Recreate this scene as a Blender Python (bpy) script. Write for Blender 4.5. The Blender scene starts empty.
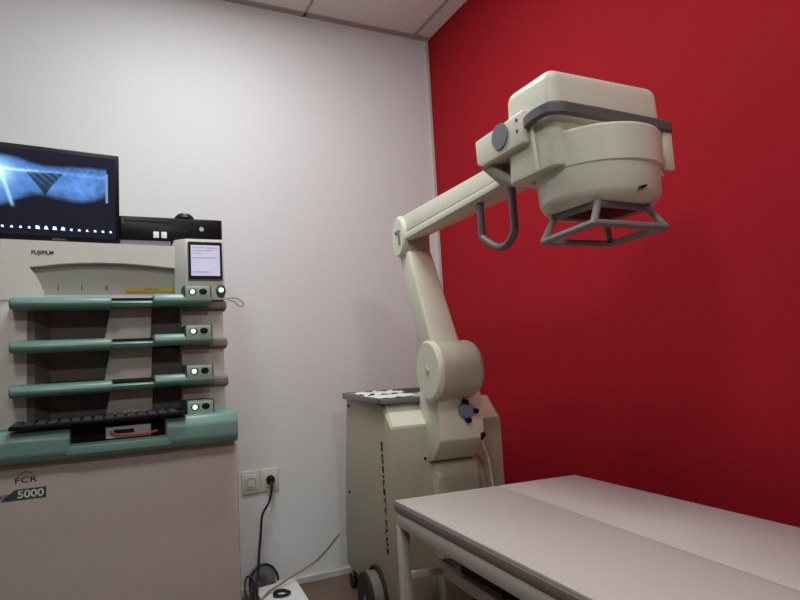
import bpy, bmesh, math, random
from mathutils import Vector, Matrix, noise
random.seed(7)
sc = bpy.context.scene
COL = sc.collection
R = math.radians

# ------------------------------------------------------------------ materials
def srgb(r, g, b):
    def f(c):
        c /= 255.0
        return c / 12.92 if c <= .04045 else ((c + .055) / 1.055) ** 2.4
    return (f(r), f(g), f(b), 1)

def mat(name, col, rough=.5, metal=0., nscale=40., namt=.04, bump=0., spec=.5, emit=None, estr=0., coat=0.):
    m = bpy.data.materials.new(name); m.use_nodes = True
    nt = m.node_tree; b = nt.nodes['Principled BSDF']
    b.inputs['Roughness'].default_value = rough
    b.inputs['Metallic'].default_value = metal
    b.inputs['Specular IOR Level'].default_value = spec
    b.inputs['Coat Weight'].default_value = coat
    tc = nt.nodes.new('ShaderNodeTexCoord'); n = nt.nodes.new('ShaderNodeTexNoise')
    n.inputs['Scale'].default_value = nscale; n.inputs['Detail'].default_value = 4
    nt.links.new(tc.outputs['Object'], n.inputs['Vector'])
    mx = nt.nodes.new('ShaderNodeMix'); mx.data_type = 'RGBA'
    mx.inputs[6].default_value = tuple(max(0, c * (1 - namt * 2)) for c in col[:3]) + (1,)
    mx.inputs[7].default_value = tuple(min(1, c * (1 + namt)) for c in col[:3]) + (1,)
    nt.links.new(n.outputs['Fac'], mx.inputs[0])
    nt.links.new(mx.outputs[2], b.inputs['Base Color'])
    if bump:
        bp = nt.nodes.new('ShaderNodeBump'); bp.inputs['Strength'].default_value = bump
        bp.inputs['Distance'].default_value = .002
        nt.links.new(n.outputs['Fac'], bp.inputs['Height']); nt.links.new(bp.outputs['Normal'], b.inputs['Normal'])
    if emit:
        b.inputs['Emission Color'].default_value = emit; b.inputs['Emission Strength'].default_value = estr
    return m

M = {}
M['white_wall'] = mat('white_paint', srgb(220, 222, 221), .75, nscale=3, namt=.015, bump=.05)
M['grey_wall'] = mat('low_bounce_grey_paint', srgb(150, 150, 152), .75, nscale=3, namt=.015)  # unseen left wall, greyed to cut the light it bounces back
M['red_wall'] = mat('red_paint', srgb(168, 28, 40), .8, nscale=4, namt=.03, bump=.05, spec=.12)
M['ceil'] = mat('ceiling_paint', srgb(238, 240, 236), .8, nscale=30, namt=.02)
M['ceil_bar'] = mat('ceiling_bar_paint', srgb(178, 172, 168), .7)
M['trim'] = mat('trim_paint', srgb(200, 196, 190), .6)
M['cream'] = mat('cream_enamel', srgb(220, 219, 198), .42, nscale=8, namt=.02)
M['cream_shaded'] = mat('cream_shaded_enamel', srgb(178, 176, 158), .5, nscale=8, namt=.02)  # darker copy of the cream, shade put into the colour
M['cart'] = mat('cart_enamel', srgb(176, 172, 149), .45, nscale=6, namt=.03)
M['cart_pale'] = mat('cart_pale_lit_enamel', srgb(220, 220, 200), .45, nscale=6, namt=.02)  # cart enamel lightened, top light on the slope put into the colour
M['reader'] = mat('reader_plastic', srgb(216, 214, 203), .5, nscale=6, namt=.02)
M['reader_low'] = mat('reader_lower_plastic', srgb(198, 188, 177), .5, nscale=5, namt=.02)
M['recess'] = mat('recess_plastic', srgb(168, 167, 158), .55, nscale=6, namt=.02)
M['slot'] = mat('slot_shaded_plastic', srgb(128, 122, 115), .6, nscale=6, namt=.03)  # darkened plastic, shade of the bays and ledges put into the colour
M['green'] = mat('sage_green_plastic', srgb(112, 152, 140), .35, nscale=8, namt=.03)
M['module'] = mat('pale_green_plastic', srgb(160, 176, 160), .45)
M['green_dark'] = mat('dark_green_plastic', srgb(52, 88, 76), .4)
M['grey_tube'] = mat('grey_rubber', srgb(98, 96, 96), .5, nscale=30, namt=.05)
M['grey_disc'] = mat('slate_grey_plastic', srgb(118, 124, 126), .5)
M['frame_grey'] = mat('grey_painted_tube', srgb(128, 126, 122), .4, nscale=20)
M['black'] = mat('black_plastic', srgb(16, 15, 18), .5, spec=.25)
M['black_soft'] = mat('matt_black', srgb(28, 26, 26), .8)
M['black_gloss'] = mat('gloss_black', srgb(14, 14, 17), .35, spec=.25)
M['metal'] = mat('brushed_metal', srgb(170, 168, 164), .3, metal=.9)
M['table_white'] = mat('white_laminate', srgb(206, 200, 194), .35, nscale=5, namt=.015)
M['table_edge'] = mat('taupe_edge_band', srgb(128, 114, 108), .5, nscale=20, namt=.06)
M['table_frame'] = mat('white_steel_frame', srgb(196, 191, 182), .45)
M['paper'] = mat('paper', srgb(235, 236, 234), .8)
M['text'] = mat('dark_print', srgb(40, 38, 34), .7)
M['text_white'] = mat('white_print', srgb(225, 235, 228), .7)
M['yellow'] = mat('yellow_label', srgb(186, 156, 40), .5)
M['led_white'] = mat('lit_led', (.8, 1, .9, 1), .4, emit=(.8, 1, .9, 1), estr=2.2)
M['led_off'] = mat('unlit_led', srgb(12, 30, 24), .2)
M['tray_grey'] = mat('tray_metal', srgb(120, 122, 122), .4, metal=.2)
M['cord'] = mat('black_cord', srgb(24, 22, 22), .5)
M['cord_beige'] = mat('beige_cord', srgb(150, 136, 112), .6)
M['cord_pink'] = mat('pinkish_wire', srgb(150, 110, 105), .6)
M['orange'] = mat('orange_cable', srgb(190, 90, 50), .6)
M['socket'] = mat('ivory_plastic', srgb(214, 210, 198), .4)
M['blue_grey'] = mat('blue_grey_plastic', srgb(120, 132, 150), .35)
M['key'] = mat('key_plastic', srgb(36, 36, 38), .55, spec=.3)
M['tread'] = mat('dull_grey_green', srgb(112, 108, 94), .7)
M['tyre'] = mat('tyre_rubber', srgb(36, 32, 30), .7)
M['hub'] = mat('hub_grey', srgb(104, 96, 98), .5)
M['grey_mid'] = mat('mid_grey', srgb(130, 128, 128), .5)

def floor_mat():
    m = bpy.data.materials.new('wood_floor'); m.use_nodes = True; nt = m.node_tree; b = nt.nodes['Principled BSDF']
    tc = nt.nodes.new('ShaderNodeTexCoord'); br = nt.nodes.new('ShaderNodeTexBrick'); n = nt.nodes.new('ShaderNodeTexNoise')
    mp = nt.nodes.new('ShaderNodeMapping'); mp.inputs['Scale'].default_value = (2, 30, 1)
    nt.links.new(tc.outputs['Object'], br.inputs['Vector']); nt.links.new(tc.outputs['Object'], mp.inputs['Vector'])
    nt.links.new(mp.outputs[0], n.inputs['Vector']); n.inputs['Scale'].default_value = 3; n.inputs['Detail'].default_value = 6
    br.inputs['Color1'].default_value = srgb(122, 100, 82); br.inputs['Color2'].default_value = srgb(112, 91, 74)
    br.inputs['Mortar'].default_value = srgb(86, 68, 54); br.inputs['Mortar Size'].default_value = .004
    br.inputs['Scale'].default_value = 1; br.inputs['Brick Width'].default_value = 1.2; br.inputs['Row Height'].default_value = .19
    mx = nt.nodes.new('ShaderNodeMix'); mx.data_type = 'RGBA'; mx.blend_type = 'MULTIPLY'; mx.inputs[0].default_value = .35
    nt.links.new(br.outputs['Color'], mx.inputs[6]); nt.links.new(n.outputs['Color'], mx.inputs[7])
    nt.links.new(mx.outputs[2], b.inputs['Base Color']); b.inputs['Roughness'].default_value = .45
    return m
M['floor'] = floor_mat()

# ------------------------------------------------------------------ helpers
class MB:
    """collects shapes into one bmesh"""
    def __init__(s): s.bm = bmesh.new()
    def _merge(s, t, mi=0):
        for f in t.faces: f.material_index = mi
        me = bpy.data.meshes.new('t'); t.to_mesh(me); t.free(); s.bm.from_mesh(me); bpy.data.meshes.remove(me); return s
    def box(s, x0, x1, y0, y1, z0, z1, bev=0., seg=2, mi=0):
        t = bmesh.new(); bmesh.ops.create_cube(t, size=1)
        for v in t.verts: v.co = Vector(((x0 + x1) / 2 + v.co.x * (x1 - x0), (y0 + y1) / 2 + v.co.y * (y1 - y0), (z0 + z1) / 2 + v.co.z * (z1 - z0)))
        if bev: bmesh.ops.bevel(t, geom=t.edges[:], offset=bev, segments=seg, profile=.5, affect='EDGES')
        return s._merge(t, mi)
    def prism(s, pts, axis, a, b, bev=0., seg=2, mi=0, taper=None):
        """polygon pts (two coordinates) swept along axis from a to b. axis 0: pts=(y,z), 1: (x,z), 2: (x,y)"""
        t = bmesh.new()
        def mk(p, c):
            l = list(p); l.insert(axis, c); return Vector(l)
        A = [t.verts.new(mk(p, a)) for p in pts]; B = [t.verts.new(mk(p, b)) for p in (taper or pts)]
        n = len(pts); t.faces.new(A); t.faces.new(B[::-1])
        for i in range(n): t.faces.new((A[i], B[i], B[(i + 1) % n], A[(i + 1) % n]))
        bmesh.ops.recalc_face_normals(t, faces=t.faces[:])
        if bev: bmesh.ops.bevel(t, geom=t.edges[:], offset=bev, segments=seg, profile=.5, affect='EDGES', clamp_overlap=True)
        return s._merge(t, mi)
    def hull(s, pts, bev=0., seg=2, mi=0):
        t = bmesh.new()
        for p in pts: t.verts.new(p)
        bmesh.ops.convex_hull(t, input=t.verts[:])
        bmesh.ops.dissolve_limit(t, angle_limit=R(2), verts=t.verts[:], edges=t.edges[:])
        if bev: bmesh.ops.bevel(t, geom=t.edges[:], offset=bev, segments=seg, profile=.5, affect='EDGES', clamp_overlap=True)
        return s._merge(t, mi)
    def lathe(s, prof, mtx, n=48, mi=0, sx=1., sy=1.):
        """prof: (radius, height) pairs around local z, placed by mtx"""
        t = bmesh.new(); rings = []
        for r, h in prof:
            if r < 1e-6: rings.append([t.verts.new(mtx @ Vector((0, 0, h)))])
            else: rings.append([t.verts.new(mtx @ Vector((r * sx * math.cos(2 * math.pi * k / n), r * sy * math.sin(2 * math.pi * k / n), h))) for k in range(n)])
        for a, b in zip(rings, rings[1:]):
            for k in range(n):
                k2 = (k + 1) % n
                if len(a) == 1 and len(b) == 1: continue
                if len(a) == 1: t.faces.new((a[0], b[k], b[k2]))
                elif len(b) == 1: t.faces.new((a[k], b[0], a[k2]))
                else: t.faces.new((a[k], b[k], b[k2], a[k2]))
        if len(rings[0]) > 1: t.faces.new(rings[0])
        if len(rings[-1]) > 1: t.faces.new(rings[-1][::-1])
        bmesh.ops.recalc_face_normals(t, faces=t.faces[:])
        return s._merge(t, mi)
    def tube(s, pts, r, n=12, closed=False, smooth=3, mi=0, flat=None):
        """round tube along pts (smoothed); flat=(w,h) gives a rectangular band with w along horizontal normal"""
        P = [Vector(p) for p in pts]
        if smooth:
            Q = []; m = len(P)
            rng = range(m if closed else m - 1)
            for i in rng:
                p0 = P[(i - 1) % m] if (closed or i > 0) else P[0]; p1 = P[i]; p2 = P[(i + 1) % m]
                p3 = P[(i + 2) % m] if (closed or i + 2 < m) else P[-1]
                for k in range(smooth):
                    u = k / smooth
                    Q.append(.5 * ((2 * p1) + (-p0 + p2) * u + (2 * p0 - 5 * p1 + 4 * p2 - p3) * u * u + (-p0 + 3 * p1 - 3 * p2 + p3) * u ** 3))
            if not closed: Q.append(P[-1])
            P = Q
        t = bmesh.new(); rings = []; m = len(P); prev = None
        for i, p in enumerate(P):
            a = P[(i - 1) % m] if (closed or i > 0) else p; b = P[(i + 1) % m] if (closed or i < m - 1) else p
            d = (b - a).normalized()
            if flat:
                side = Vector((d.y, -d.x, 0)).normalized(); upv = side.cross(d).normalized()
                w, h = flat
                rings.append([t.verts.new(p + side * (w * cx) + upv * (h * cz)) for cx, cz in ((-.5, -.35), (-.5, .35), (-.3, .5), (.3, .5), (.5, .35), (.5, -.35), (.3, -.5), (-.3, -.5))])
                continue
            if prev is None:
                u = d.orthogonal().normalized()
            else:
                u = (prev - d * prev.dot(d)).normalized()
            prev = u; v = d.cross(u)
            rings.append([t.verts.new(p + (u * math.cos(2 * math.pi * k / n) + v * math.sin(2 * math.pi * k / n)) * r) for k in range(n)])
        nn = len(rings[0])
        for i in range(m if closed else m - 1):
            A = rings[i]; B = rings[(i + 1) % m]
            for k in range(nn): t.faces.new((A[k], B[k], B[(k + 1) % nn], A[(k + 1) % nn]))
        if not closed: t.faces.new(rings[0]); t.faces.new(rings[-1][::-1])
        bmesh.ops.recalc_face_normals(t, faces=t.faces[:])
        return s._merge(t, mi)
    def build(s, name, mats, parent=None, world=True, smooth=True):
        me = bpy.data.meshes.new(name)
        if parent is not None and world: s.bm.transform(wmat(parent).inverted())
        s.bm.to_mesh(me); s.bm.free()
        for m_ in (mats if isinstance(mats, (list, tuple)) else [mats]): me.materials.append(m_)
        if smooth:
            for p in me.polygons: p.use_smooth = True
            me.set_sharp_from_angle(angle=R(32))
        o = bpy.data.objects.new(name, me); COL.objects.link(o)
        if parent is not None: o.parent = parent
        return o

def wmat(o):
    m = o.matrix_basis.copy()
    while o.parent: o = o.parent; m = o.matrix_basis @ m
    return m
def tag(o, label=None, cat=None, group=None, kind=None):
    if label: o['label'] = label
    if cat: o['category'] = cat
    if group: o['group'] = group
    if kind: o['kind'] = kind
    return o
def thing(name, label, cat, loc=(0, 0, 0), rz=0, group=None):
    o = bpy.data.objects.new(name, None); COL.objects.link(o); o.location = loc; o.rotation_euler = (0, 0, rz)
    o.empty_display_size = .1
    return tag(o, label, cat, group)
def text(name, body, size, mtx, m, parent=None, depth=.0006, world=True, bold=0., sx=1., space=1.):
    cu = bpy.data.curves.new(name, 'FONT'); cu.body = body; cu.size = size; cu.extrude = depth; cu.offset = bold
    cu.align_x = 'CENTER'; cu.align_y = 'CENTER'; cu.space_character = space
    t = bpy.data.objects.new('t', cu); COL.objects.link(t)
    dg = bpy.context.evaluated_depsgraph_get(); dg.update()
    me = bpy.data.meshes.new_from_object(t.evaluated_get(dg))
    COL.objects.unlink(t); bpy.data.objects.remove(t); bpy.data.curves.remove(cu)
    me.name = name; me.transform(Matrix.Diagonal((sx, 1, 1, 1)))
    me.transform(mtx)
    if parent is not None and world: me.transform(wmat(parent).inverted())
    me.materials.clear(); me.materials.append(m)
    o = bpy.data.objects.new(name, me); COL.objects.link(o)
    if parent is not None: o.parent = parent
    return o
def T(x, y, z): return Matrix.Translation((x, y, z))
AX = {'x': Matrix.Rotation(R(90), 4, 'Y'), 'y': Matrix.Rotation(R(-90), 4, 'X'), 'z': Matrix.Identity(4)}
FRONT = Matrix.Rotation(R(90), 4, 'X')       # text standing up, read from -y

# ------------------------------------------------------------------ room
HC = 2.892
XL, YB = -4.2, -5.6
def struct(name, mb, m): return tag(mb.build(name, m, smooth=False), kind='structure')
struct('floor', MB().box(XL - .1, .1, YB - .1, .1, -.1, 0), M['floor'])
struct('wall_back', MB().box(XL - .1, 0, 0, .1, 0, HC), M['white_wall'])
struct('wall_right', MB().box(0, .1, YB - .1, .1, 0, HC), M['red_wall'])
struct('wall_left', MB().box(XL - .1, XL, YB - .1, 0, 0, HC), M['grey_wall'])
struct('wall_front', MB().box(XL, 0, YB - .1, YB, 0, HC), M['white_wall'])
struct('ceiling', MB().box(XL - .1, .1, YB - .1, .1, HC, HC + .1), M['ceil'])
mb = MB()
for y in (-.03,): mb.box(XL, 0, y - .012, y + .03, HC - .004, HC)
mb.box(-.112, -.094, YB, 0, HC - .007, HC)
for k in range(1, 7): mb.box(-.10 - .65 * k - .007, -.10 - .65 * k + .007, YB, 0, HC - .004, HC)
for k in range(1, 9): mb.box(XL, -.105, -.03 - .62 * k - .008, -.03 - .62 * k + .008, HC - .0045, HC)
struct('trim_1', mb, M['ceil_bar'])
struct('trim_2', MB().box(-.014, 0, -.010, 0, 0, HC), M['trim'])
struct('baseboard_back', MB().box(XL, -.014, -.014, 0, 0, .032, .003), M['trim'])
struct('baseboard_right', MB().box(-.014, 0, YB, -.014, 0, .032, .003), M['trim'])
struct('baseboard_left', MB().box(XL, XL + .014, YB, -.014, 0, .032, .003), M['trim'])

# ------------------------------------------------------------------ cassette reader
XR0, XR1 = -2.02, -1.325
rd = thing('cassette_reader', 'tall beige cassette reader with sage green shelves and small screen by the white wall', 'medical scanner', (-1.67, -.42, 0))
# lower cabinet
mb = MB().box(XR0, XR1 + .012, -.80, -.08, .06, .80, .012)
mb.box(XR0 + .03, XR1 - .02, -.76, -.10, 0.0, .07)
low = mb.build('lower_cabinet', M['reader_low'], rd)
# upper body: column walls around the slot bay
mb = MB()
mb.box(XR0, -1.945, -.70, -.08, .80, 1.302, .003)              # left cheek
mb.box(-1.478, XR1 - .008, -.70, -.08, .80, 1.30, .005)       # right column
mb.box(XR0 + .002, XR1 - .01, -.52, -.082, .79, 1.484)         # core
arch = [(-1.94, 1.408), (-1.90, 1.413), (-1.85, 1.420), (-1.79, 1.4245), (-1.73, 1.426), (-1.66, 1.4245), (-1.58, 1.419), (-1.47, 1.408)]
mb.prism([(XR0 + .001, 1.30), (-1.895, 1.30), (-1.899, 1.325), (-1.909, 1.355), (-1.922, 1.383)] + arch + [(-1.47, 1.489), (XR0 + .001, 1.497)], 1, -.703, -.5)
up = mb.build('upper_body', M['reader'], rd)
# concave header panel
t = MB()
t.prism([(-1.945, 1.303), (-1.945, 1.44), (-1.47, 1.44), (-1.47, 1.303)], 1, -.675, -.64)
for i in range(1):
    t.prism([(-.662, 1.295), (-.700, 1.295), (-.700, 1.301), (-.675, 1.32), (-.66, 1.33)], 0, -1.945, -1.475)
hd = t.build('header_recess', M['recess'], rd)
yl = MB().box(-1.655, -1.487, -.6785, -.674, 1.329, 1.345).build('yellow_label', M['yellow'], hd)
text('label_print', 'CASSETTE  READER', .006, T(-1.57, -.6787, 1.337) @ FRONT, M['text'], yl)
MB().box(-1.497, -1.487, -.681, -.674, 1.329, 1.345).build('arrow_mark', M['black'], hd)
for x_, s_ in ((-1.86, '1'), (-1.79, 'I'), (-1.715, 'II')):
    text('shelf_mark', s_, .024, T(x_, -.6755, 1.342) @ FRONT, M['text'], hd)
text('maker_print', 'FUJIFILM', .0175, T(-1.902, -.7035, 1.455) @ FRONT, M['text'], up, bold=.0004)
# screen housing
mb = MB()
mb.prism([(-1.497, -.66), (-1.497, -.70), (-1.462, -.735), (XR1 - .006, -.735), (XR1 - .002, -.52), (-1.497, -.52)], 2, 1.292, 1.512, .004)
scn = mb.build('screen_housing', M['reader'], rd)
MB().box(-1.456, -1.337, -.742, -.733, 1.362, 1.502, .004).build('screen_bezel', M['grey_disc'], scn)
MB().box(-1.4535, -1.3395, -.743, -.74, 1.366, 1.499).build('screen_border', M['black'], scn)
lm = mat('status_screen', (.5, .5, .6, 1), .4, emit=srgb(190, 186, 214), estr=.55)
MB().box(-1.446, -1.347, -.7445, -.741, 1.378, 1.488).build('status_screen', lm, scn)
random.seed(3)
st_m = mat('screen_text', srgb(150, 170, 190), .5, emit=srgb(150, 170, 190), estr=.3)
for z, xa, xb in ((1.479, -1.44, -1.40), (1.479, -1.395, -1.353), (1.469, -1.44, -1.37), (1.459, -1.44, -1.41), (1.443, -1.44, -1.36), (1.392, -1.44, -1.385)):
    MB().box(xa, xb, -.7452, -.744, z - .0014, z + .0014).build('text_line', st_m, scn)
b_ = MB().lathe([(.0, 0), (.017, 0), (.017, .006), (.012, .009), (0, .009)], T(-1.345, -.735, 1.325) @ Matrix.Rotation(R(90), 4, 'X'), 24, sy=1.35).build('power_button', M['green_dark'], scn)
MB().lathe([(.0, 0), (.008, 0), (.008, .003), (0, .003)], T(-1.345, -.744, 1.327) @ Matrix.Rotation(R(90), 4, 'X'), 16).build('button_light', M['led_white'], b_)

# slot bay interior (between cheeks), four levels
for i, (zb, zt) in enumerate(((1.162, 1.255), (1.028, 1.125), (.90, .99))):
    t = MB()
    t.box(-1.945, -1.478, -.635, -.52, zb - .03, zt + .03)
    t.prism([(-1.945, -.695), (-1.925, -.695), (-1.885, -.635), (-1.945, -.62)], 2, zb - .03, zt + .03)
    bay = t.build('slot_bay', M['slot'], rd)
    q = MB()
    q.prism([(-1.728, zb - .02), (-1.703, zt + .02), (-1.573, zt + .02), (-1.578, zb - .02)], 1, -.685, -.60, .004)
    q.build('slot_guide', M['reader'], bay)
# shelves
def light_module(par, z):
    o = MB().box(-1.479, -1.386, -.797, -.69, z - .026, z + .024, .006, 3).build('module_outline', M['green_dark'], par)
    md = MB().box(-1.476, -1.389, -.7985, -.70, z - .03, z + .021, .006, 3).build('light_module', M['module'], par)
    MB().lathe([(0, 0), (.0125, 0), (.011, .002), (0, .002)], T(-1.4495, -.7975, z) @ Matrix.Rotation(R(90), 4, 'X'), 24, sx=1.2).build('light_rim', M['green_dark'], md)
    MB().lathe([(0, 0), (.0075, 0), (.0055, .003), (0, .0035)], T(-1.4505, -.7995, z) @ Matrix.Rotation(R(90), 4, 'X'), 16).build('status_light', M['led_white'], md)
    MB().lathe([(0, 0), (.0115, 0), (.0095, .003), (0, .0035)], T(-1.4155, -.7975, z + .001) @ Matrix.Rotation(R(90), 4, 'X'), 16, sx=1.25).build('eject_button', M['led_off'], md)
def shelf(zc, sag):
    t = MB()
    r_, x0, x1 = .0, -1.995, -1.385
    # padded left grip
    t.prism([(-.70, zc - .02), (-.785, zc - .021), (-.80, zc - .008), (-.797, zc + .008), (-.78, zc + .018), (-.70, zc + .019)], 0, x0 + .01, -1.70, .010, 4)
    # thin middle lip
    t.prism([(-.70, zc - .012), (-.772, zc - .016), (-.782, zc - .002), (-.772, zc + .006), (-.70, zc + .008)], 0, -1.71, -1.54, .003, 2)
    # right pod
    t.prism([(-.70, zc - .012), (-.785, zc - .014), (-.80, zc), (-.797, zc + .012), (-.785, zc + .026), (-.70, zc + .026)], 0, -1.575, x1, .006, 3)
    sh = t.build('shelf', M['green'], rd)
    MB().prism([(-.60, zc + .012), (-.775, zc + .008), (-.775, zc + .014), (-.60, zc + .024)], 0, -1.90, -1.47).build('slot_mouth', M['black_soft'], sh)
    light_module(sh, zc + .031)
    # ledge of the right column under the pod
    MB().prism([(-.69, zc - .03), (-.728, zc - .02), (-.728, zc + .004), (-.69, zc + .012)], 0, -1.475, XR1, .003).build('ledge', M['slot'], sh)
    return sh
for zc in (1.283, 1.148, 1.012): shelf(zc, 0)
# bumper with handle cut-out
mb = MB()
prof = [(-.78, .802), (-.845, .802), (-.862, .825), (-.858, .868), (-.84, .893), (-.69, .897), (-.69, .802)]
low_p = [(-.78, .802), (-.845, .802), (-.862, .815), (-.860, .838), (-.845, .846), (-.80, .842), (-.79, .81)]
mb.prism(prof, 0, XR0 + .002, -1.818, .006, 3)
mb.prism(low_p, 0, -1.83, -1.535, .003, 2)
mb.prism([(-.78, .802), (-.845, .802), (-.862, .825), (-.858, .872), (-.84, .899), (-.69, .905), (-.69, .802)], 0, -1.548, XR1 + .004, .007, 3)
bp = mb.build('front_bumper', M['green'], rd)
MB().box(-1.82, -1.545, -.78, -.69, .81, .895).build('grip_recess', M['black_soft'], bp)
light_module(bp, .923)
# badge
bg = MB().prism([(-2.0, .694), (-1.885, .694), (-1.885, .724), (-1.965, .724)], 1, -.803, -.799).build('model_badge', M['green_dark'], low)
text('badge_print', '5000', .030, T(-1.925, -.8034, .708) @ FRONT, M['text_white'], bg, sx=1.15, bold=.0006)
text('badge_prefix_print', 'XG', .020, T(-1.992, -.8034, .705) @ FRONT, M['text'], bg)
text('model_print', 'FCR', .022, T(-1.938, -.8005, .749) @ FRONT, M['text'], low, sx=1.4, bold=.0003, space=1.1)
arc = [(-1.958 + .036 * k / 8, -.801, .765 + .008 * math.sin(math.pi * (k / 8) * .9)) for k in range(9)]
MB().tube(arc, .0009, 6).build('arc_mark', M['text'], low)

# cassette + cable lying in the grip recess
cs = thing('film_cassette', 'white cassette lying in the grip recess of the reader, under the keyboard', 'cassette', (-1.65, -.79, .846))
mb = MB().box(-1.722, -1.590, -.822, -.781, .8475, .885, .004); mb.build('shell', M['paper'], cs)
MB().box(-1.70, -1.64, -.824, -.8215, .862, .874).build('print_patch', M['key'], cs)
oc = MB().tube([(-1.71, -.832, .868), (-1.68, -.836, .858), (-1.64, -.838, .855), (-1.60, -.836, .856), (-1.572, -.83, .862)], .004, 8).build('orange_cable', M['orange'])
tag(oc, 'short orange cable lying in the grip recess in front of the white cassette', 'cable')

# keyboard resting on the bumper
kb = thing('keyboard', 'black slim computer keyboard laid across the green bumper of the reader', 'keyboard', (-1.73, -.79, .9))
def kz(x): return .9005 + (x + 1.975) * .012
KX0, KX1 = -1.975, -1.485
mb = MB()
mb.hull([(x, y, kz(x) + z) for x, z in ((KX0, 0), (KX0, .012), (KX1, 0), (KX1, .012)) for y in (-.872, -.735)] + [(x, -.735, kz(x) + .015) for x in (KX0, KX1)], .003)
kbb = mb.build('keyboard_base', M['black'], kb)
k_ = 0
for r_ in range(5):
    y = -.858 + r_ * .025
    for c in range(15):
        x = KX0 + .018 + c * .0308
        zz = kz(x) + .0122 + (y + .872) * .022
        MB().hull([(x - .0125 + a * .025, y - .010 + b * .020, zz) for a in (0, 1) for b in (0, 1)] + [(x - .009 + a * .018, y - .007 + b * .014, zz + .0045) for a in (0, 1) for b in (0, 1)]).build('key', M['key'], kb)

# wire loop at the right of the reader
wl = MB().tube([(-1.345, -.76, 1.29), (-1.315, -.765, 1.296), (-1.290, -.765, 1.292), (-1.273, -.765, 1.278), (-1.275, -.765, 1.266), (-1.290, -.765, 1.268), (-1.305, -.765, 1.283), (-1.325, -.762, 1.288)], .0018, 6, smooth=5).build('wire_loop', M['cord_pink'])
tag(wl, 'thin pinkish wire loop sticking out beside the power button of the reader', 'wire')

# monitor
mn = thing('monitor', 'black flat computer monitor showing a blue x-ray image, on top of the reader', 'monitor', (-1.88, -.62, 1.50))
MX0, MX1, MZ0, MZ1 = -2.195, -1.672, 1.5, 1.826
tilt = Matrix.Rotation(R(7), 4, 'Z')
def mloc(mb): mb.bm.transform(T(-1.676, -.62, 0) @ tilt @ T(1.676, .62, 0)); return mb
mloc(MB().box(MX0, MX1, -.635, -.60, MZ0, MZ1, .005)).build('bezel', M['black_gloss'], mn)
mloc(MB().box(MX0 + .05, MX1 - .05, -.602, -.575, MZ0 + .03, MZ1 - .03, .01)).build('rear_shell', M['black'], mn)
st = mloc(MB().box(-1.97, -1.89, -.60, -.585, 1.502, 1.60, .003).box(-2.03, -1.83, -.62, -.50, 1.498, 1.505, .002)).build('stand', M['black'], mn)
text('bezel_print', 'SAMSUNG', .009, T(-1.676, -.62, 0) @ tilt @ T(1.676, .62, 0) @ T(-1.86, -.6355, 1.5095) @ FRONT, M['grey_mid'], mn)
# x-ray picture as a fine coloured grid
NX, NY = 200, 128
def ss(a, b, x):
    t = max(0, min(1, (x - a) / (b - a))); return t * t * (3 - 2 * t)
def xray(u, v):
    """u 0..1 across the whole screen, v 0..1 upwards"""
    base = Vector((.001, .0015, .010))
    N = lambda a, b, c: noise.noise(Vector((u * a, v * b, c)))
    top = .92 - .09 * ss(.30, .58, u) + .03 * ss(.6, .95, u) + .012 * N(14, 3, 1.)
    bot = .33 + .14 * ss(.30, .50, u) - .05 * math.exp(-((u - .75) / .12) ** 2) + .05 * ss(.85, .96, u) + .012 * N(12, 3, 2.)
    a = ss(bot - .03, bot + .05, v) * (1 - ss(top - .04, top + .02, v)) * (1 - ss(.938, .948, u))
    dens = .62 + .22 * N(7, 6, 3.) + .14 * N(22, 18, 4.) + .08 * N(60, 50, 6.)
    dens -= .25 * (1 - ss(bot, bot + .14, v)) + .18 * ss(top - .10, top, v)
    sv = .765 - .02 * u
    sp = math.exp(-((v - sv) / .022) ** 2)
    dens += .34 * sp * (.75 + .25 * math.sin(u * 150))
    dens -= .22 * math.exp(-((v - sv - .055) / .012) ** 2) * (.5 + .5 * math.sin(u * 150)) * ss(.5, .6, u)
    if u > .70: dens += .10 * math.sin(u * 60 + 6 * N(5, 9, 8.)) * math.exp(-((v - .62) / .08) ** 2)
    c = Vector((.10, .27, .80)) * max(.1, dens) * 1.3 + Vector((.01, .03, .03))
    c += Vector((.10, .14, .12)) * max(0, dens - .6)
    wx = u - .565; wv = (.745 - v) / .27
    if 0 < wv < 1 and -.115 * (1 - wv) ** 1.0 < wx < .105 * (1 - wv) ** 1.3 + .004:
        rib = .5 + .5 * math.sin((u * 1.15 + v * .75) * 105)
        c = c * .10 + Vector((.05, .12, .22)) * rib * (1 - wv) * .9
    g = math.exp(-(((u - .295) / .075) ** 2 + ((v - .70) / .13) ** 2))
    c += Vector((.40, .70, .75)) * 1.2 * g
    c += Vector((.35, .55, .5)) * math.exp(-((v - .745) / .014) ** 2) * (1 - ss(.42, .62, u))
    r = base.lerp(c, a)
    lf = abs((u - .315) - (.70 - v) * .17)
    if .30 < v < .85: r += Vector((.30, .55, .65)) * math.exp(-(lf / .010) ** 2) * ss(.30, .36, v)
    if abs(u - .944) < .007 and .44 < v < .80: r = Vector((.22, .34, .62))
    return r
mes = bpy.data.meshes.new('screen_image'); vs = []; fs = []
sx0, sx1, sz0, sz1 = MX0 + .014, MX1 - .014, MZ0 + .020, MZ1 - .016
for j in range(NY + 1):
    for i in range(NX + 1):
        vs.append((sx0 + (sx1 - sx0) * i / NX, -.6358, sz0 + (sz1 - sz0) * j / NY))
for j in range(NY):
    for i in range(NX):
        a = j * (NX + 1) + i; fs.append((a, a + 1, a + NX + 2, a + NX + 1))
mes.from_pydata(vs, [], fs); ca = mes.color_attributes.new('img', 'FLOAT_COLOR', 'POINT')
for j in range(NY + 1):
    for i in range(NX + 1):
        c = xray(i / NX, j / NY); ca.data[j * (NX + 1) + i].color = (min(1.2, c[0]), min(1.2, c[1]), min(1.2, c[2]), 1)
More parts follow.
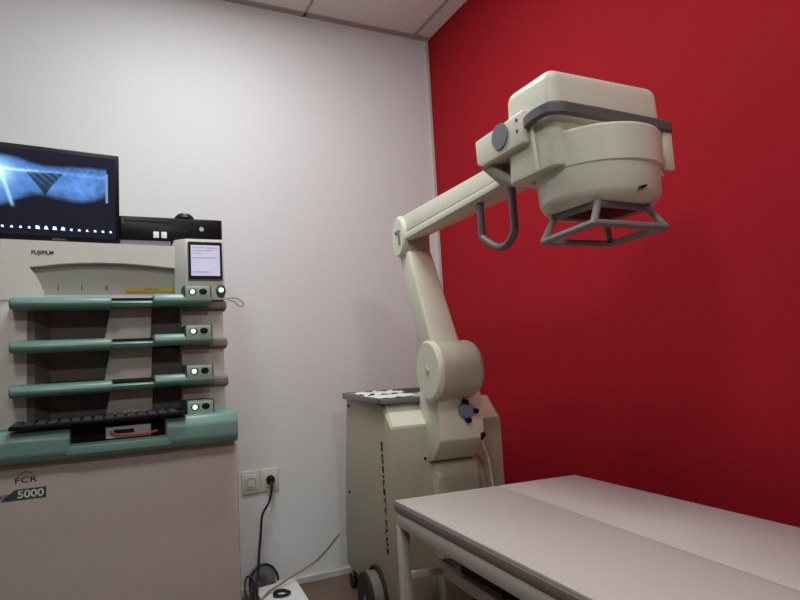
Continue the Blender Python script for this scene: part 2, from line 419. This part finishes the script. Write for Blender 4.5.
sm = bpy.data.materials.new('xray_screen'); sm.use_nodes = True; nt = sm.node_tree; b = nt.nodes['Principled BSDF']
at = nt.nodes.new('ShaderNodeAttribute'); at.attribute_name = 'img'
b.inputs['Base Color'].default_value = (.01, .01, .015, 1); b.inputs['Roughness'].default_value = .6; b.inputs['Specular IOR Level'].default_value = .12
nt.links.new(at.outputs['Color'], b.inputs['Emission Color']); b.inputs['Emission Strength'].default_value = 1.0
mes.materials.append(sm)
mes.transform(wmat(mn).inverted() @ T(-1.676, -.62, 0) @ tilt @ T(1.676, .62, 0))
so = bpy.data.objects.new('screen_image', mes); COL.objects.link(so); so.parent = mn
ic = MB(); random.seed(5)
for k in range(18):
    x = sx1 - .016 - k * .0245; big = k in (6, 7, 8, 9)
    w = .0065 if big else .004
    ic.prism([(x - w, 1.542), (x + w, 1.542 - .001), (x + w * random.uniform(.4, 1), 1.542 + w * 1.6), (x - w * random.uniform(.4, 1), 1.542 + w * 1.7)], 1, -.6368, -.6360)
mloc(ic).build('toolbar_icons', mat('icon_glow', (.6, .8, 1, 1), .5, emit=(.6, .78, 1, 1), estr=.9), so)

# slim desktop computer
pc = thing('desktop_computer', 'black slim desktop computer lying flat on the reader, right of the monitor', 'computer', (-1.49, -.45, 1.512))
MB().box(-1.672, -1.314, -.618, -.28, 1.523, 1.612, .004).build('case', M['black'], pc)
MB().box(-1.668, -1.318, -.626, -.616, 1.527, 1.608, .003).build('front_panel', M['black_gloss'], pc)
for x in (-1.55, -1.523): MB().box(x - .0095, x + .0095, -.6285, -.6255, 1.533, 1.556, .001).build('sticker', M['paper'], pc)
MB().lathe([(0, 0), (.010, 0), (.008, .004), (0, .004)], T(-1.391, -.626, 1.571) @ Matrix.Rotation(R(90), 4, 'X'), 20).build('power_button', M['metal'], pc)
MB().box(-1.655, -1.50, -.628, -.6255, 1.590, 1.600, .001).build('disc_tray', M['key'], pc)
mb = MB()
for k in range(2): mb.box(-1.47 + k * .018, -1.458 + k * .018, -.628, -.6255, 1.560, 1.565)
mb.build('port', M['key'], pc)
MB().box(-1.668, -1.50, -.62, -.30, 1.4995, 1.523).build('foot_strip', M['grey_mid'], pc)
dm = thing('webcam', 'small black dome shaped device on top of the desktop computer', 'webcam', (-1.447, -.60, 1.612))
MB().lathe([(0, 0), (.034, 0), (.036, .004), (.033, .012), (.022, .022), (.010, .0265), (0, .027)], T(-1.447, -.585, 1.6125), 32).build('dome', M['black'], dm)
MB().lathe([(0, 0), (.007, 0), (.006, .003), (0, .004)], T(-1.447, -.609, 1.630) @ Matrix.Rotation(R(70), 4, 'X'), 16).build('lens', M['grey_mid'], dm)

# ------------------------------------------------------------------ mobile x-ray machine
UX, UY = -.762, -.86
ux = thing('mobile_xray_machine', 'cream mobile x-ray machine with jointed arm and tube head over the white table', 'x-ray machine', (UX, UY, 0), R(-5))
def L(mb, name, m, par=ux, smooth=True): return mb.build(name, m, par, world=False, smooth=smooth)
W_, D_ = .475, .59
mb = MB()
mb.prism([(0, .10), (0, .79), (.095, .876), (D_, .876), (D_ + .11, .30), (D_ + .11, .10)], 0, 0, W_, .008, 2)
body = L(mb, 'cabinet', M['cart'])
L(MB().prism([(.004, .794), (.09, .877), (.092, .8745), (.006, .7915)], 0, .012, W_ - .012), 'lit_slope_panel', M['cart_pale'], body)  # thin paler sheet paints the overhead light onto the slope
SIDE = Matrix(((0, 0, -1, 0), (0, -1, 0, 0), (-1, 0, 0, 0), (0, 0, 0, 1)))
for w_, z_, y_ in (('MOBILETT', .592, .105), ('PLUS', .371, .099)):
    text('side_print', w_, .030, T(-.0012, y_, z_) @ Matrix.Rotation(R(-1.5), 4, 'X') @ SIDE, M['text'], body, world=False, sx=1.62, bold=.0011, space=1.3)
for y_, z_ in ((.55, .845), (.60, .45)):
    L(MB().lathe([(0, 0), (.008, 0), (.006, .004), (0, .005)], T(0, y_, z_) @ Matrix.Rotation(R(-90), 4, 'Y'), 16), 'screw_cap', M['black'], body)
L(MB().lathe([(0, 0), (.006, 0), (.005, .004), (0, .005)], T(.135, 0, .665) @ Matrix.Rotation(R(90), 4, 'X'), 16), 'screw_cap', M['black'], body)
# grey tray on top
mb = MB()
mb.box(-.022, .20, .055, .56, .877, .886, .003)
mb.box(-.024, -.014, .05, .565, .877, .900, .002); mb.box(-.024, .20, .05, .06, .877, .896, .002); mb.box(-.024, .36, .555, .565, .877, .905, .002)
mb.box(.20, .36, .2, .56, .877, .886, .003)
L(mb, 'top_tray', M['tray_grey'])
# column block
a0, a1 = .148, .330
mb = MB()
mb.prism([(.13, .90), (-.045, .93), (-.115, .91), (-.125, .74), (-.045, .66), (.05, .64), (.1, .80)], 0, a0, a1, .006, 2)
clm = L(mb, 'column', M['cream'])
mb = MB().prism([(.01, .12), (-.055, .14), (-.055, .60), (-.035, .64), (.01, .66)], 0, a0 + .012, a1 + .005, .008, 2)
L(mb, 'column_cover', M['cart'])
kn = L(MB().lathe([(0, 0), (.030, 0), (.030, .014), (.022, .022), (0, .022)], T(.258, -.117, .841) @ Matrix.Rotation(R(90), 4, 'X'), 24), 'control_knob', M['blue_grey'])
for dx, dz in ((-.004, .034), (.036, -.002), (.004, -.034)):
    L(MB().lathe([(0, 0), (.010, 0), (.010, .03), (.006, .034), (0, .034)], T(.258 + dx, -.112, .841 + dz) @ Matrix.Rotation(R(90), 4, 'X'), 16), 'knob_arm', M['black'], kn)
L(MB().lathe([(0, 0), (.011, 0), (.010, .03), (0, .034)], T(a1 - .008, -.105, .735) @ Matrix.Rotation(R(60), 4, 'X'), 16), 'release_knob', M['black'])
L(MB().tube([(a1 + .002, -.10, .735), (a1 + .012, -.09, .70), (a1 + .035, -.07, .66), (a1 + .05, -.06, .60), (a1 + .055, -.06, .52), (a1 + .055, -.05, .40)], .005, 8, smooth=5), 'cable', M['cart_pale'])
# shoulder drum
DC = (-.118, .998); DR = .106
mb = MB().lathe([(0, 0), (DR, 0), (DR, .143), (DR - .004, .157), (DR - .014, .170), (DR - .032, .179), (0, .183)], T(.130, DC[0], DC[1]) @ AX['x'], 64)
drm = L(mb, 'shoulder_drum', M['cream_shaded'])
dsk = L(MB().lathe([(0, 0), (DR + .004, 0), (DR + .004, .014), (DR - .004, .020), (0, .020)], T(.134, DC[0], DC[1]) @ Matrix.Rotation(R(-90), 4, 'Y'), 64), 'drum_disc', M['cream'])
L(MB().lathe([(0, 0), (.014, 0), (.012, .004), (0, .005)], T(.114, DC[0], DC[1]) @ Matrix.Rotation(R(-90), 4, 'Y'), 24), 'drum_screw', M['cream_shaded'], dsk)
# lower arm
EB, EZ = .03, 1.55
mb = MB()
def armpts(a_, b_, z_, wa, db): return [(a_, b_ - db, z_), (a_ + wa, b_ - db, z_), (a_, b_ + db, z_), (a_ + wa, b_ + db, z_)]
mb.hull(armpts(.128, -.105, 1.02, .122, .068) + armpts(.098, .015, 1.46, .098, .05), .010, 3)
L(mb, 'lower_arm', M['cream'])
mb = MB().hull(armpts(.100, .015, 1.445, .096, .045) + armpts(.100, .02, 1.55, .096, .05), .006)
elb = L(mb, 'elbow_block', M['cream_shaded'])
L(MB().lathe([(0, 0), (.080, 0), (.078, .012), (.070, .018), (0, .018)], T(.100, EB - .002, 1.526) @ Matrix.Rotation(R(-90), 4, 'Y'), 40, sx=1.04, sy=.84), 'elbow_disc', M['cream'], elb)
L(MB().prism([(.0, 1.548), (.045, 1.548), (.045, 1.538), (.012, 1.538), (.012, 1.49), (.0, 1.49)], 0, .077, .084), 'latch', M['grey_disc'], elb)
# upper arm (world coordinates)
mb = MB()
mb.hull([(-.668, -.865, 1.497), (-.668, -.865, 1.604), (-.570, -.865, 1.604), (-.570, -.865, 1.522), (-.672, -1.74, 1.537), (-.672, -1.74, 1.616), (-.575, -1.74, 1.616), (-.575, -1.74, 1.537)], .006, 2)
ua = mb.build('upper_arm', M['cream'], ux)
MB().hull([(-.676, -.885, 1.504), (-.676, -.885, 1.530), (-.660, -.885, 1.504), (-.660, -.885, 1.530), (-.681, -1.66, 1.541), (-.681, -1.66, 1.561), (-.665, -1.66, 1.541), (-.665, -1.66, 1.561)], .002).build('arm_rail', M['cart_pale'], ua)
MB().hull([(-.6735, -.885, 1.530), (-.6735, -.885, 1.5345), (-.660, -.885, 1.530), (-.660, -.885, 1.5345), (-.6765, -1.66, 1.561), (-.6765, -1.66, 1.5645), (-.665, -1.66, 1.561), (-.665, -1.66, 1.5645)]).build('arm_groove', M['hub'], ua)
# U handle below the arm
MB().tube([(-.655, -1.395, 1.53), (-.655, -1.395, 1.45), (-.655, -1.395, 1.418), (-.655, -1.405, 1.405), (-.655, -1.46, 1.372), (-.655, -1.495, 1.362), (-.655, -1.525, 1.366), (-.655, -1.555, 1.388), (-.655, -1.563, 1.41), (-.655, -1.563, 1.46), (-.655, -1.563, 1.54)], .0115, 12, smooth=4).build('grab_handle', M['grey_tube'], ux)
# head: yoke
mb = MB()
mb.hull([(x, y, z) for x in (-.80, -.70) for y, z in ((-1.605, 1.565), (-1.602, 1.632), (-1.82, 1.640), (-1.82, 1.556), (-1.63, 1.552))], .006, 3)
yk = mb.build('yoke', M['cream'], ux)
MB().lathe([(0, 0), (.034, 0), (.033, .006), (0, .007)], T(-.799, -1.722, 1.605) @ Matrix.Rotation(R(-90), 4, 'Y'), 32).build('yoke_dial', M['grey_disc'], yk)
for z_ in (1.622, 1.594):
    MB().lathe([(0, 0), (.0045, 0), (.004, .003), (0, .003)], T(-.799, -1.792, z_) @ Matrix.Rotation(R(-90), 4, 'Y'), 12).build('bolt', M['grey_tube'], yk)
mb = MB()
mb.hull([(-.79, -1.61, 1.555), (-.75, -1.61, 1.555), (-.79, -1.65, 1.555), (-.75, -1.66, 1.555), (-.765, -1.66, 1.495), (-.735, -1.66, 1.495), (-.765, -1.72, 1.480), (-.735, -1.72, 1.480), (-.735, -1.63, 1.51)], .003)
mb.hull([(-.745, -1.64, 1.50), (-.745, -1.78, 1.47), (-.52, -1.64, 1.50), (-.52, -1.78, 1.47), (-.745, -1.64, 1.60), (-.745, -1.78, 1.64), (-.52, -1.64, 1.60), (-.52, -1.78, 1.64)], .008)
mb.build('yoke_bracket', M['cream_shaded'], ux)
# tube housing
mb = MB()
hx0, hx1, hy0, hy1 = -.785, -.408, -1.905, -1.712
t = bmesh.new()
bmesh.ops.create_cube(t, size=1)
for v in t.verts:
    topv = v.co.z > 0
    v.co = Vector(((hx0 + hx1) / 2 + v.co.x * ((hx1 - hx0) - (.012 if topv else 0)), (hy0 + hy1) / 2 + v.co.y * ((hy1 - hy0) - (.012 if topv else 0)), 1.477 if not topv else 1.720))
ve = [e for e in t.edges if abs(e.verts[0].co.z - e.verts[1].co.z) > .1]
bmesh.ops.bevel(t, geom=ve, offset=.030, segments=5, profile=.5, affect='EDGES')
te = [e for e in t.edges if e.verts[0].co.z > 1.7 and e.verts[1].co.z > 1.7]
bmesh.ops.bevel(t, geom=te, offset=.030, segments=5, profile=.5, affect='EDGES')
be = [e for e in t.edges if e.verts[0].co.z < 1.48 and e.verts[1].co.z < 1.48]
bmesh.ops.bevel(t, geom=be, offset=.006, segments=2, profile=.5, affect='EDGES')
mb._merge(t)
head = mb.build('tube_housing', M['cream'], ux)
CX, CY = -.612, -1.855
MB().lathe([(0, 1.472), (.148, 1.468), (.153, 1.473), (.154, 1.553), (.150, 1.559), (0, 1.563)], T(CX + .003, CY, 0), 72).build('housing_collar', M['cream'], head)
col = MB().lathe([(.0, 1.386), (.122, 1.386), (.130, 1.389), (.141, 1.402), (.145, 1.412), (.148, 1.477), (0, 1.48)], T(CX, CY, 0), 72).build('collimator_housing', M['cream'], ux)
MB().hull([(-.632, -2.004, 1.401), (-.614, -2.006, 1.407), (-.612, -2.006, 1.413), (-.628, -2.006, 1.409), (-.63, -1.98, 1.401), (-.614, -1.98, 1.407), (-.612, -1.98, 1.413), (-.628, -1.98, 1.409)]).build('slot_hole', M['black'], col)
MB().box(CX - .075, CX + .075, CY - .075, CY + .075, 1.376, 1.390, .003).build('light_window', M['black_gloss'], col)
# dark rail round the head
MB().tube([(-.785, -1.80, 1.604), (-.797, -1.84, 1.606), (-.801, -1.88, 1.607), (-.794, -1.908, 1.607), (-.768, -1.922, 1.606), (-.74, -1.924, 1.605), (-.62, -1.924, 1.604), (-.50, -1.922, 1.603), (-.43, -1.920, 1.602), (-.408, -1.912, 1.601), (-.400, -1.88, 1.600), (-.400, -1.80, 1.600)], 0, flat=(.016, .030), smooth=4).build('bumper_rail', M['grey_tube'], ux)
MB().box(-.440, -.410, -1.922, -1.912, 1.488, 1.592, .002).box(-.440, -.410, -1.914, -1.86, 1.575, 1.592, .002).build('side_bracket', M['cream'], ux)
MB().tube([(-.79, -1.832, 1.60), (-.7885, -1.835, 1.585), (-.788, -1.838, 1.54), (-.786, -1.842, 1.49), (-.784, -1.845, 1.478)], .0045, 8, smooth=4).build('edge_strip', M['cart_pale'], head)
# spacer frame under the collimator
SX, SY, SZ = -.665, -1.892, 1.318
ring = [(SX - .112, SY - .108), (SX + .100, SY - .108), (SX + .128, SY + .10), (SX - .082, SY + .105)]
ring = [(-.772, -1.995), (-.556, -1.998), (-.526, -1.795), (-.738, -1.785)]
topr = [(-.700, -1.940), (-.545, -1.935), (-.540, -1.80), (-.705, -1.80)]
mb = MB(); rr = [Vector((x, y, SZ)) for x, y in ring]
for i in range(4): mb.tube([rr[i], rr[(i + 1) % 4]], .0085, 10, smooth=0)
for p in rr: mb.lathe([(0, -.0085), (.006, -.006), (.0085, 0), (.006, .006), (0, .0085)], T(*p), 12)
sf = mb.build('spacer_frame', M['frame_grey'], ux)
for i in range(4):
    MB().tube([rr[i], Vector((topr[i][0], topr[i][1], 1.385))], .0085, 10, smooth=0).build('strut', M['frame_grey'], sf)
mb = MB()
for i in range(4): mb.tube([Vector((*topr[i], 1.380)), Vector((*topr[(i + 1) % 4], 1.380))], .009, 10, smooth=0)
mb.build('mounting_ring', M['frame_grey'], sf)
# wheels
def wheel(y_, sd, x_, r_):
    w = L(MB().lathe([(r_ - .016, -.026), (r_ - .004, -.027), (r_, -.022), (r_, -.016), (r_ - .003, -.014)], T(x_, y_, r_) @ AX['x'] @ Matrix.Scale(sd, 4, (0, 0, 1)), 48), 'wheel', M['tyre'])
    L(MB().lathe([(0, -.018), (r_ - .004, -.018), (r_ - .001, -.012), (r_ - .001, .026), (0, .026)], T(x_, y_, r_) @ AX['x'] @ Matrix.Scale(sd, 4, (0, 0, 1)), 48), 'tread_band', M['tread'], w)
    L(MB().lathe([(0, -.022), (r_ - .017, -.020), (r_ - .017, -.017), (0, -.017)], T(x_, y_, r_) @ AX['x'] @ Matrix.Scale(sd, 4, (0, 0, 1)), 48), 'hub', M['hub'], w)
    L(MB().lathe([(0, -.030), (.014, -.028), (.018, -.022), (0, -.020)], T(x_, y_, r_) @ AX['x'] @ Matrix.Scale(sd, 4, (0, 0, 1)), 20), 'axle_cap', M['metal'], w)
    arcp = [(x_ + sd * .028, y_ + (r_ + .010) * math.cos(t_), r_ + (r_ + .010) * math.sin(t_)) for t_ in [R(a) for a in range(-4, 185, 12)]]
    L(MB().tube(arcp, .008, 8, smooth=2), 'wheel_gap_shade', M['black_soft'])  # black tube painted in for the shaded gap of the wheel well
wheel(.236, 1, -.033, .1045)
wheel(.236, -1, W_ + .033, .1045)
for x_ in (.02, W_ - .05):
    c_ = L(MB().box(x_ - .012, x_ + .012, D_ + .05, D_ + .09, .06, .10, .003), 'caster_fork', M['metal'])
    L(MB().lathe([(0, -.012), (.032, -.012), (.034, -.008), (.034, .008), (.032, .012), (0, .012)], T(x_, D_ + .085, .034) @ AX['x'], 24), 'caster_wheel', M['tyre'], c_)
L(MB().box(.03, W_ - .03, .02, D_ - .06, .075, .105), 'chassis', M['black_soft'])
L(MB().box(.10, .34, -.05, .05, .075, .12).box(.0, .45, .21, .26, .085, .115), 'axle_beam', M['black_soft'])

# papers on the tray
def crumple(x0, x1, y0, y1, z, amp, seed, n=14):
    t = bmesh.new(); g = [[t.verts.new((x0 + (x1 - x0) * i / n, y0 + (y1 - y0) * j / n, z + amp * (1 + noise.noise(Vector((i * .55, j * .45, seed)))) + .3 * amp * noise.noise(Vector((i * 1.7, j * 1.7, seed))))) for i in range(n + 1)] for j in range(n + 1)]
    for j in range(n):
        for i in range(n): t.faces.new((g[j][i], g[j][i + 1], g[j + 1][i + 1], g[j + 1][i]))
    r_ = bmesh.ops.extrude_face_region(t, geom=t.faces[:])
    for e in r_['geom']:
        if isinstance(e, bmesh.types.BMVert): e.co.z -= .0015
    bmesh.ops.recalc_face_normals(t, faces=t.faces[:])
    m_ = MB(); m_._merge(t); return m_
UM = wmat(ux)
for args, nm, lb, mm in (((.0, .19, .12, .33, .8905, .006, 2.), 'paper_sheet', 'rumpled white paper sheet at the near side of the tray on the x-ray cart', 'paper'),
                     ((.01, .20, .34, .54, .8905, .010, 9.), 'cloth_wipe', 'crumpled white cloth at the far side of the tray on the x-ray cart', 'paper')):
    m_ = crumple(*args); m_.bm.transform(UM); o = m_.build(nm, M[mm]); tag(o, lb, 'paper' if 'paper' in nm else 'cloth')

# ------------------------------------------------------------------ table
tb = thing('examination_table', 'long white laminate table with taupe edge and white steel frame beside the red wall', 'table', (-.55, -1.9, 0), R(0))
TZ = .600
A = Vector((-.898, -1.156)); B = Vector((-.210, -1.222))       # far short edge, left / right
d1 = Vector((-.050, -1.0)).normalized()                        # long direction, towards the camera
TLn = 1.75
Cc = B + d1 * TLn; Dd = A + d1 * TLn
def tq(p, q, s): return p + (q - p) * s
S, S2 = .545, .44
def slab(name, p0, p1, p2, p3, z0, z1, m, par=tb, bev=.002):
    return MB().hull([(p.x, p.y, z) for p in (p0, p1, p2, p3) for z in (z0, z1)], bev).build(name, m, par)
ex = (B - A).normalized()
g_ = .0022
slab('tabletop_panel', A + ex * .004, tq(A, B, S) - ex * g_, tq(Dd, Cc, S2) - ex * g_, Dd + ex * .004, TZ - .010, TZ, M['table_white'])
slab('tabletop_panel', tq(A, B, S) + ex * g_, B, Cc, tq(Dd, Cc, S2) + ex * g_, TZ - .010, TZ, M['table_white'])
slab('edge_band', A, B, Cc, Dd, TZ - .034, TZ - .0095, M['table_edge'])
# frame
i0 = ex * .012
mb = MB()
def bar(mb, p, q, w, z0, z1):
    n_ = Vector((-(q - p).y, (q - p).x)).normalized() * w / 2
    mb.hull([(v.x, v.y, z) for v in (p - n_, p + n_, q + n_, q - n_) for z in (z0, z1)], .002)
fA = A + ex * .0175 + d1 * .02; fB = B - ex * .03 + d1 * .02; fC = Cc - ex * .03 - d1 * .03; fD = Dd + ex * .0175 - d1 * .03
for p, q in ((fA, fB), (fB, fC), (fC, fD), (fD, fA)): bar(mb, p, q, .032, TZ - .078, TZ - .034)
mb.build('apron', M['table_frame'], tb)
for p in (fA, fB, fC, fD, tq(fA, fD, .5), tq(fB, fC, .5)):
    lg = MB(); sx_ = .016
    lg.box(p.x - sx_, p.x + sx_, p.y - sx_, p.y + sx_, .008, TZ - .076, .003)
    l_ = lg.build('leg', M['table_frame'], tb)
    MB().lathe([(0, 0), (.016, 0), (.018, .004), (.012, .010), (0, .010)], T(p.x, p.y, 0), 16).build('foot', M['black'], l_)
mb = MB()
hA = fA + ex * .10 + d1 * .02; hD = fD + ex * .10; hB = fB - ex * .05 + d1 * .02; hC = fC - ex * .05
for p, q in ((hA, hD), (hB, hC)): bar(mb, p, q, .02, .375, .41)
for s_ in (.0, .33, .66, 1.): bar(mb, tq(hA, hD, s_), tq(hB, hC, s_), .02, .375, .41)
mb.build('lower_rail', M['table_frame'], tb)
for s_ in (.03, .36, .64, .97):
    mb = MB(); bar(mb, tq(fA, fD, s_), tq(hA, hD, s_), .015, .38, .40)
    mb.build('rail_link', M['table_frame'], tb)

# dark equipment case on lower rack
bx = thing('equipment_case', 'black case lying on the lower rack under the white table', 'case', (-.6, -1.5, .41))
MB().box(-.79, -.42, -1.85, -1.36, .411, .475, .008).build('case_shell', M['black_soft'], bx)
MB().box(-.79 - .004, -.785, -1.66, -1.55, .435, .45, .002).build('case_handle', M['key'], bx)

# ------------------------------------------------------------------ wall outlet, plug and cords
def outlet(cx, cz, lb):
    o = thing('wall_socket', lb, 'socket', (cx, 0, cz))
    MB().box(cx - .043, cx + .043, -.010, 0, cz - .052, cz + .052, .004).build('cover_plate', M['socket'], o)
    fr_ = MB().box(cx - .030, cx + .030, -.013, -.009, cz - .034, cz + .034, .0015).build('socket_insert', M['socket'], o)
    w = MB().lathe([(.021, 0), (.023, 0), (.023, .0025), (.0205, .003), (.019, -.003), (0, -.003)], T(cx, -.0128, cz) @ Matrix.Rotation(R(90), 4, 'X'), 32).build('socket_well', M['cream_shaded'], fr_)
    for s_ in (-1, 1):
        MB().lathe([(0, 0), (.003, 0), (.003, .0015), (0, .0015)], T(cx + s_ * .0095, -.0100, cz) @ Matrix.Rotation(R(90), 4, 'X'), 12).build('pin_hole', M['black'], w)
    return o
outlet(-1.106, .507, 'ivory wall socket with nothing plugged in, nearer the reader')
outlet(-1.016, .508, 'ivory wall socket holding the black plug')
pl = thing('power_plug', 'round black plug pushed into the wall socket with its cord hanging down', 'plug', (-1.016, -.02, .508))
MB().lathe([(0, 0), (.019, 0), (.020, .008), (.018, .022), (.010, .034), (0, .035)], T(-1.016, -.0135, .510) @ Matrix.Rotation(R(90), 4, 'X'), 28).build('plug_body', M['black'], pl)
cd = [(-1.016, -.04, .508), (-1.018, -.052, .49), (-1.022, -.05, .45), (-1.035, -.05, .41), (-1.062, -.05, .37), (-1.072, -.055, .34), (-1.08, -.06, .27), (-1.090, -.065, .20), (-1.100, -.08, .13), (-1.115, -.12, .075), (-1.13, -.18, .03), (-1.15, -.22, .012), (-1.20, -.25, .008), (-1.26, -.24, .008)]
MB().tube(cd, .0055, 10, smooth=4).build('cord', M['cord'], pl)
def loop(name, pts, r_, m, lb): return tag(MB().tube(pts, r_, 10, smooth=5).build(name, M[m]), lb, 'cable')
loop('black_cable', [(-1.140, -.20, .012), (-1.142, -.10, .05), (-1.137, -.075, .085), (-1.127, -.07, .108), (-1.099, -.07, .136), (-1.067, -.07, .143), (-1.034, -.07, .126), (-1.012, -.07, .09), (-1.010, -.075, .064)], .0055, 'cord', 'black cord arching in a loop behind the white power box')
loop('black_cable', [(-1.165, -.215, .008), (-1.172, -.14, .05), (-1.165, -.10, .09), (-1.150, -.09, .112), (-1.135, -.10, .10), (-1.128, -.13, .06), (-1.150, -.17, .03), (-1.158, -.24, .012)], .005, 'cord', 'narrow upright loop of black cord against the side of the reader')
bc = [(-.748, -.20, .252), (-.79, -.15, .183), (-.838, -.115, .128), (-.90, -.105, .098), (-.951, -.11, .080), (-1.0, -.13, .068), (-1.045, -.16, .064), (-1.09, -.20, .062), (-1.13, -.25, .045), (-1.15, -.30, .012), (-1.17, -.36, .006)]
tag(MB().tube(bc, .0048, 8, smooth=5).build('beige_cable', M['cord_beige']), 'thin beige cable sagging from the x-ray cart to the white power box', 'cable')
pb = thing('power_box', 'white flat power box on the floor between the reader and the x-ray cart', 'box', (-1.0, -.2, 0), 0)
mb = MB().hull([(x, y, z) for x, y in ((-1.120, -.085), (-.925, -.055), (-.950, -.37), (-1.125, -.38)) for z in (0.004, .052)], .005)
mb.build('box_shell', M['paper'], pb)
hc = [(-1.035 + .030 * math.cos(t_) * (1 + .2 * math.sin(2.3 * t_)), -.235 + .034 * math.sin(t_), .0575 + .0028 * (t_ / 6)) for t_ in [k * .55 for k in range(30)]]
tag(MB().tube(hc, .0045, 8, smooth=3).build('coiled_cable', M['key']), 'small coil of dark cable resting on top of the white power box', 'cable')
gd = thing('cable_reel', 'round grey disc leaning on the white wall behind the cord loop', 'disc', (-1.07, -.03, 0))
MB().lathe([(0, 0), (.058, 0), (.062, .004), (.062, .016), (.056, .02), (0, .02)], T(-1.070, -.016, .075) @ Matrix.Rotation(R(90), 4, 'X'), 32).build('disc_plate', M['grey_mid'], gd)
MB().lathe([(0, 0), (.018, 0), (.016, .006), (0, .006)], T(-1.070, -.036, .075) @ Matrix.Rotation(R(90), 4, 'X'), 20).build('disc_hub', M['hub'], gd)
MB().box(-1.11, -1.03, -.036, -.016, 0, .03, .004).build('disc_foot', M['grey_mid'], gd)

# ------------------------------------------------------------------ lights
def area(name, loc, target, size, power, color=(1, 1, 1), sy=None):
    l = bpy.data.lights.new(name, 'AREA'); l.energy = power; l.size = size; l.color = color
    if sy: l.shape = 'RECTANGLE'; l.size_y = sy
    o = bpy.data.objects.new(name, l); COL.objects.link(o); o.location = loc
    o.rotation_euler = (Vector(target) - Vector(loc)).to_track_quat('-Z', 'Y').to_euler(); return o
area('ceiling_light', (-1.30, -1.05, HC - .03), (-1.30, -1.05, 0), .6, 25, (.96, .99, 1))
area('ceiling_light', (-.85, -2.5, HC - .03), (-.85, -2.5, 0), .4, 5, (.97, .99, 1))
area('ceiling_light', (-2.15, -2.75, HC - .06), (-1.2, -1.2, 1.0), .4, 17, (.97, .99, 1))
area('rear_ceiling_light', (-1.40, -4.9, HC - .2), (-1.9, -1.0, 1.2), .16, 14, (.96, .98, 1))
w = bpy.data.worlds.new('world'); sc.world = w; w.use_nodes = True
w.node_tree.nodes['Background'].inputs[0].default_value = (.9, .92, 1, 1); w.node_tree.nodes['Background'].inputs[1].default_value = .015

# ------------------------------------------------------------------ camera
FPX = 611.; roll = math.atan(.055); pitch = math.atan(57.9 / 611); yaw = R(26.15)
F = Vector((math.sin(yaw), math.cos(yaw), 0)); Rr = Vector((math.cos(yaw), -math.sin(yaw), 0)); Z = Vector((0, 0, 1))
fw = F * math.cos(pitch) + Z * math.sin(pitch); u0 = -F * math.sin(pitch) + Z * math.cos(pitch)
rt = Rr * math.cos(roll) - u0 * math.sin(roll); upv = Rr * math.sin(roll) + u0 * math.cos(roll)
cam = bpy.data.cameras.new('camera'); co = bpy.data.objects.new('camera', cam); COL.objects.link(co)
cam.sensor_width = 36; cam.lens = 36 * FPX / 800; cam.clip_start = .02
m3 = Matrix((rt, upv, -fw)).transposed(); co.matrix_world = T(-1.730, -2.975, 1.050) @ m3.to_4x4()
sc.camera = co
sc.view_settings.view_transform = 'Standard'; sc.view_settings.look = 'None'; sc.view_settings.exposure = 0
